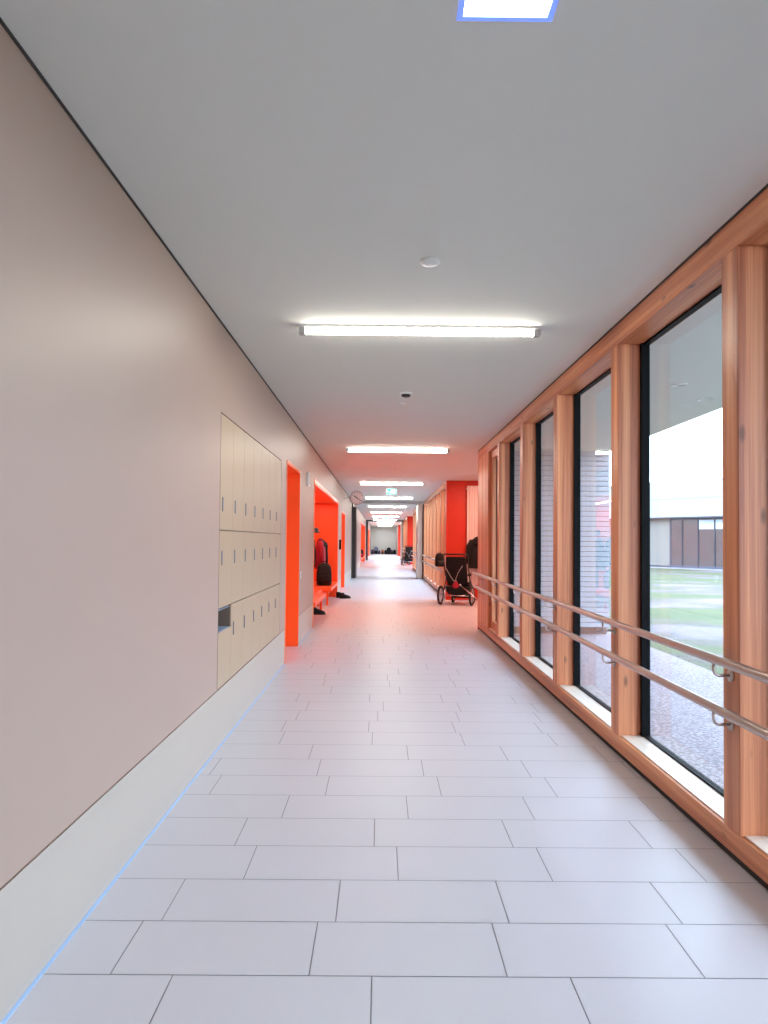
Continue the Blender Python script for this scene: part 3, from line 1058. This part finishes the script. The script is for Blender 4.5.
def pushchair(loc, rz, label, canopy=False, extras=True):
    t = empty('pushchair', loc, rz)
    tag(t, label, 'pushchair', None)
    for sx in (-1, 1):
        wheel('rear_wheel', t, sx * 0.33, 0.0, 0.20, 0.045)
        wheel('front_wheel', t, sx * 0.22, 0.62, 0.12, 0.04)
    m = MB(); m.path([(-0.33, 0, 0.2), (0.33, 0, 0.2)], 0.012, 12); m.build('axle', M['chrome'], t, smooth=True)
    m = MB()
    for sx in (-1, 1):
        m.path([(sx * 0.28, 0.0, 0.2), (sx * 0.27, 0.02, 0.30), (sx * 0.24, 0.30, 0.44), (sx * 0.22, 0.62, 0.30), (sx * 0.22, 0.62, 0.13)], 0.014, 10)
        m.path([(sx * 0.24, 0.30, 0.44), (sx * 0.25, 0.10, 0.62), (sx * 0.26, -0.05, 0.98)], 0.014, 10)
        m.path([(sx * 0.27, 0.03, 0.28), (sx * 0.25, 0.16, 0.56)], 0.011, 10)
    m.path([(-0.24, 0.30, 0.44), (0.24, 0.30, 0.44)], 0.012, 10)
    m.path([(-0.22, 0.62, 0.30), (0.22, 0.62, 0.30)], 0.012, 10)
    m.build('frame', M['frame'], t, smooth=True)
    m = MB()
    m.path([(-0.26, -0.05, 0.97), (-0.26, -0.12, 1.03), (-0.20, -0.15, 1.05), (0.20, -0.15, 1.05), (0.26, -0.12, 1.03), (0.26, -0.05, 0.97)], 0.016, 10)
    m.build('push_handle', M['rubber'], t, smooth=True)
    m = MB()
    m.loft([sq(0.215, 0.035, z=0.42, cy=0.12, p=4), sq(0.225, 0.045, z=0.52, cy=0.08, p=4), sq(0.225, 0.04, z=0.75, cy=0.02, p=4),
            sq(0.215, 0.035, z=0.96, cy=-0.03, p=4), sq(0.19, 0.02, z=1.00, cy=-0.04, p=4)])
    m.build('backrest', M['fabric'], t, smooth=True)
    m = MB()
    m.box(-0.21, 0.21, 0.10, 0.46, 0.40, 0.46)
    m.build('seat', M['fabric'], t, bevel=0.02)
    m = MB()
    m.box(-0.19, 0.19, 0.46, 0.56, 0.12, 0.42)
    m.build('leg_rest', M['fabric'], t, bevel=0.015)
    m = MB()
    m.loft([sq(0.20, 0.16, z=0.22, cy=0.18, p=4), sq(0.24, 0.20, z=0.30, cy=0.18, p=4), sq(0.24, 0.20, z=0.38, cy=0.18, p=4)])
    m.build('storage_basket', M['fabric'], t, smooth=True)
    for sx in (-1, 1):
        m = MB()
        m.path([(sx * 0.235, 0.08, 0.62), (sx * 0.235, 0.30, 0.64), (sx * 0.22, 0.34, 0.60)], 0.018, 8)
        m.build('armrest', M['rubber'], t, smooth=True)
    m = MB()
    m.path([(-0.24, 0.0, 0.80), (-0.10, -0.075, 0.60), (0.02, -0.03, 0.42)], 0.006, 6)
    m.path([(0.20, -0.01, 0.92), (0.05, -0.055, 0.66), (-0.04, 0.02, 0.45)], 0.006, 6)
    m.build('straps', M['grey'], t, smooth=True)
    if canopy:
        m = MB()
        R = []
        for i in range(9):
            a = PI * 0.02 + i / 8 * PI * 0.62
            cy, cz = 0.02, 0.95
            R.append([(0.24 * math.cos(b), cy + 0.32 * math.cos(a) * math.sin(b) - 0.05, cz + 0.42 * math.sin(a) * math.sin(b)) for b in (PI * j / 12 for j in range(13))])
        V = [[m.bm.verts.new(p) for p in r] for r in R]
        for a_, b_ in zip(V, V[1:]):
            for j in range(12):
                m.bm.faces.new((a_[j], a_[j + 1], b_[j + 1], b_[j]))
        m.build('canopy', M['fabric'], t, smooth=True)
    return t

pcx, pcy, prz = 1.545, 14.55, -0.36
p1 = pushchair((pcx, pcy, 0), prz, 'black three-quarter-turned pushchair with bare push handle, standing in the first alcove')
coat((2.13, 15.66, 1.42), 0.0, M['fabric'], 'long black coat hanging in front of the radiator beside the pushchair', 1.0, group=None)
m = MB()
m.path([(0, 0.155, 0), (0, 0.05, -0.01), (0, 0.0, 0.0), (0, -0.02, 0.02)], 0.006, 8)
tag(m.build('coat_hook', M['steel'], smooth=True, loc=(2.13, 15.66, 1.415)), 'steel hook on the radiator holding the long black coat', 'hook')
p3 = pushchair((1.50, 37.6, 0), 0.3, 'distant dark pushchair standing in the second alcove')
# things hung on / lying in the pushchair
t = backpack((pcx - 0.36, pcy - 0.23, 0.80), 0.3, (M['fabric'], M['rubber']), 'small black bag hanging from the left end of the pushchair handle', 0.62)
t = empty('cloth_bag', (pcx - 0.02, pcy - 0.115, 0.36))
tag(t, 'small crimson pouch tied to the back of the pushchair', 'pouch')
m = MB()
m.loft([sq(0.035, 0.025, z=0.0), sq(0.062, 0.04, z=0.025), sq(0.06, 0.04, z=0.08), sq(0.03, 0.02, z=0.125), sq(0.035, 0.025, z=0.14)])
m.build('body', M['pink'], t, smooth=True)
m = MB(); m.path([(-0.02, 0, 0.13), (0, 0.02, 0.20), (0.02, 0, 0.13)], 0.005, 6); m.build('drawstring', M['grey'], t)
m = MB()
m.path([(0, 0, 0), (0.34, -0.35, -0.29)], 0.013, 12)
m.lathe([(0.0, -0.02), (0.02, -0.015), (0.024, 0), (0.02, 0.015), (0, 0.02)], 14)
o = m.build('tow_bar', M['chrome'], smooth=True, loc=(1.60, 14.28, 0.435))
tag(o, 'pale metal bar slanting from the pushchair to the floor', 'bar')

# coats & bag in niche two
coat((-1.50, 42.6, 1.40), PI / 2, M['fabric'], 'dark coat hanging in the second cloakroom niche', 1.0, group=None)
backpack((-1.15, 40.5, 0.36), 0.2, (M['fabric'], M['pink']), 'dark backpack on the bench of the second cloakroom niche', 1.0)

# pile at the far end wall
END = [(-0.84, 68.7, M['purple'], 'violet bag leftmost on the floor at the far end wall', 1.0),
       (-0.50, 69.1, M['blue'], 'tall grey-blue bag against the far end wall', 1.55),
       (-0.17, 68.7, M['purple'], 'low violet bag between blue and rust bags at the far end', 0.8),
       (0.14, 68.75, M['tan'], 'rust-coloured bag on the floor at the far end', 0.95),
       (0.44, 69.1, M['fabric'], 'black bag left of the tallest dark bag at the far end', 0.9),
       (0.74, 68.55, M['fabric'], 'tallest dark bag standing against the far end wall', 1.45),
       (1.02, 69.1, M['purple'], 'violet bag right of the tallest dark bag', 0.95),
       (1.30, 68.7, M['fabric'], 'black bag rightmost at the far end wall', 1.0)]
for x, yy, mt, l, s in END:
    backpack((x, yy, 0), random.uniform(-.15, .15), (mt, M['fabric']), l, s, 'bags lined up at the far end wall')

# ================================================================= OUTSIDE
struct(B('lawn', M['lawn'], (3.55, 60, -6, 90, -0.15, -0.05)), 'green lawn with muddy pale patches outside the windows', 'lawn')
struct(B('gravel_strip', M['gravel'], (XG + 0.09, 3.55, -6, 80, -0.15, -0.05)), 'pale gravel strip under the roof overhang', 'gravel')
struct(B('roof_overhang', M['soffit'], (1.66, 3.47, -6, 10.63, HC + 0.02, HC + 0.32)), 'pale soffit of the roof overhanging outside the windows', 'roof')
for i, (x, yy) in enumerate(((2.585, 6.12), (3.07, 6.76))):
    m = MB()
    r = 0.07 if i == 0 else 0.045
    m.lathe([(r, 0), (r, -0.01), (r * .75, -0.012), (r * .7, -0.002), (0, -0.002)], 24)
    tag(m.build('downlight', M['white'], loc=(x, yy, HC + 0.02)), 'round downlight in the outside soffit, ' + ('larger and nearer' if i == 0 else 'smaller and farther'), 'downlight')
# slatted wall of the projecting alcove, facing the camera
m = MB()
m.mi = 1
m.box(XG + 0.10, 3.41, 10.585, 10.63, 0.05, HC + 0.02)
m.mi = 0
z = 0.055
while z < HC - 0.03:
    m.box(XG + 0.10, 3.41, 10.56, 10.585, z, min(z + 0.067, HC + 0.02))
    z += 0.0753
m.box(3.36, 3.41, 10.63, 15.98, 0.0, HC + 0.02)
struct(m.build('wall_slatted_facade', [M['slat'], M['slat_gap']]), 'white horizontally slatted outer wall seen through the windows', 'wall')
struct(B('wall_facade_plinth', M['plinth'], (XG + 0.10, 3.38, 10.59, 10.63, -0.05, 0.05)), 'brown plinth below the slatted outer wall', 'plinth')

# far building across the lawn
fa, fd = Vector((15.16, 40.15, -0.05)), Vector((0.563, -0.826, 0))
ang = math.atan2(fd.y, fd.x)
bd = empty('building', fa, ang)          # local +x runs along the facade, +y away from us
tag(bd, 'low white flat-roofed building across the lawn with dark framed windows', 'building')
B('roof_fascia', M['fac_white'], (-14, 22, -0.45, 9, 2.78, 3.75), parent=bd)
B('parapet', M['fac_white'], (-14, 22, -0.35, 9, 3.78, 4.75), parent=bd)
B('fascia_joint', M['fac_line'], (-14, 22, -0.40, 8.9, 3.74, 3.79), parent=bd)
B('soffit', M['fac_frame'], (-14, 22, -0.40, 0.2, 2.72, 2.785), parent=bd)
B('wall_panel', M['fac_panel'], (-14, 1.36, 0, 8.5, 0.12, 2.72), parent=bd)
B('wall_base', M['fac_frame'], (-14, 1.36, 0.03, 8.5, 0.0, 0.12), parent=bd)
B('interior_block', M['fac_pane'], (1.36, 22, 0.8, 8.5, 0.0, 2.72), parent=bd)
B('terrace', M['path'], (-14, 22, -1.2, 0.8, -0.04, 0.03), parent=bd)
xs = [1.40, 2.55, 3.95, 5.35, 6.75, 8.15, 9.55, 10.95, 12.35, 13.75, 15.15]
bl_f = M['fac_frame']
xs = [1.40, 2.12, 3.05, 3.98, 4.95, 5.92, 6.9, 7.9, 8.9, 9.9, 10.9, 11.9, 12.9]
for i, (x0, x1) in enumerate(zip(xs, xs[1:])):
    f = MB()
    f.box(x0 - 0.03, x0 + 0.03, 0, 0.1, 0.03, 2.72); f.box(x1 - 0.03, x1 + 0.03, 0, 0.1, 0.03, 2.72)
    f.box(x0 + 0.03, x1 - 0.03, 0, 0.1, 0.03, 0.16); f.box(x0 + 0.03, x1 - 0.03, 0, 0.1, 2.62, 2.72)
    f = f.build('window', bl_f, bd)
    B('pane', M['fac_pane'] if i != 1 else M['blind'] if False else M['fac_pane'], (x0 + 0.03, x1 - 0.03, 0.05, 0.06, 0.16, 2.62), parent=f)
    if i in (2, 3, 6):
        B('blind', M['blind'], (x0 + 0.04, x1 - 0.04, 0.03, 0.045, 2.12, 2.62), parent=f)

# ================================================================== LIGHT
wd = bpy.data.worlds.new('overcast_sky')
SC.world = wd
wd.use_nodes = True
nt = wd.node_tree
nt.nodes.clear()
wo = nt.nodes.new('ShaderNodeOutputWorld')
bg = nt.nodes.new('ShaderNodeBackground')
tc = nt.nodes.new('ShaderNodeTexCoord')
sp = nt.nodes.new('ShaderNodeSeparateXYZ')
mr = nt.nodes.new('ShaderNodeMapRange')
mr.inputs['From Min'].default_value = -0.05
mr.inputs['From Max'].default_value = 0.9
cr = nt.nodes.new('ShaderNodeValToRGB')
cr.color_ramp.elements[0].color = (0.68, 0.82, 1.0, 1)
cr.color_ramp.elements[1].color = (0.62, 0.76, 1.0, 1)
nt.links.new(tc.outputs['Generated'], sp.inputs[0])
nt.links.new(sp.outputs['Z'], mr.inputs['Value'])
nt.links.new(mr.outputs['Result'], cr.inputs['Fac'])
nt.links.new(cr.outputs['Color'], bg.inputs['Color'])
bg.inputs['Strength'].default_value = 4.0
nt.links.new(bg.outputs[0], wo.inputs['Surface'])

def lamp(name, loc, sx, sy, power, col, rot=(0, 0, 0)):
    l = bpy.data.lights.new(name, 'AREA')
    l.shape = 'RECTANGLE'
    l.size, l.size_y, l.energy, l.color = sx, sy, power, col
    o = bpy.data.objects.new(name, l)
    COL.objects.link(o)
    o.location, o.rotation_euler = loc, rot
    return o
# unseen orange fills added to redden the alcoves; ceiling lamps of the cloakroom niches
lamp('alcove_red_fill', (2.5, 13.3, HC - 0.02), 0.8, 3.6, 50, (1, 0.50, 0.36))
lamp('alcove_red_fill', (2.5, 36.0, HC - 0.02), 0.8, 4.6, 44, (1, 0.50, 0.36))
lamp('alcove_red_fill', (2.5, 57.2, HC - 0.02), 0.8, 4.6, 44, (1, 0.50, 0.36))
lamp('niche_lamp', (-1.38, 13.5, 2.15), 0.25, 5.2, 11, (1, 0.75, 0.6))
lamp('niche_lamp', (-1.38, 39.8, 2.15), 0.25, 7.5, 16, (1, 0.75, 0.6))
lamp('niche_lamp', (-1.38, 56.5, 2.15), 0.25, 6.0, 9, (1, 0.75, 0.6))

cy = SC.cycles
cy.max_bounces = 10
cy.diffuse_bounces = 6
cy.glossy_bounces = 4
cy.transparent_max_bounces = 16
cy.transmission_bounces = 4
cy.sample_clamp_indirect = 6.0
cy.caustics_reflective = False
cy.caustics_refractive = False
cy.use_denoising = True
try:
    cy.denoiser = 'OPENIMAGEDENOISE'
    cy.denoising_input_passes = 'RGB_ALBEDO_NORMAL'
except Exception:
    pass
SC.view_settings.view_transform = 'Standard'
SC.view_settings.look = 'None'
SC.view_settings.exposure = 1.2
SC.view_settings.gamma = 1.0
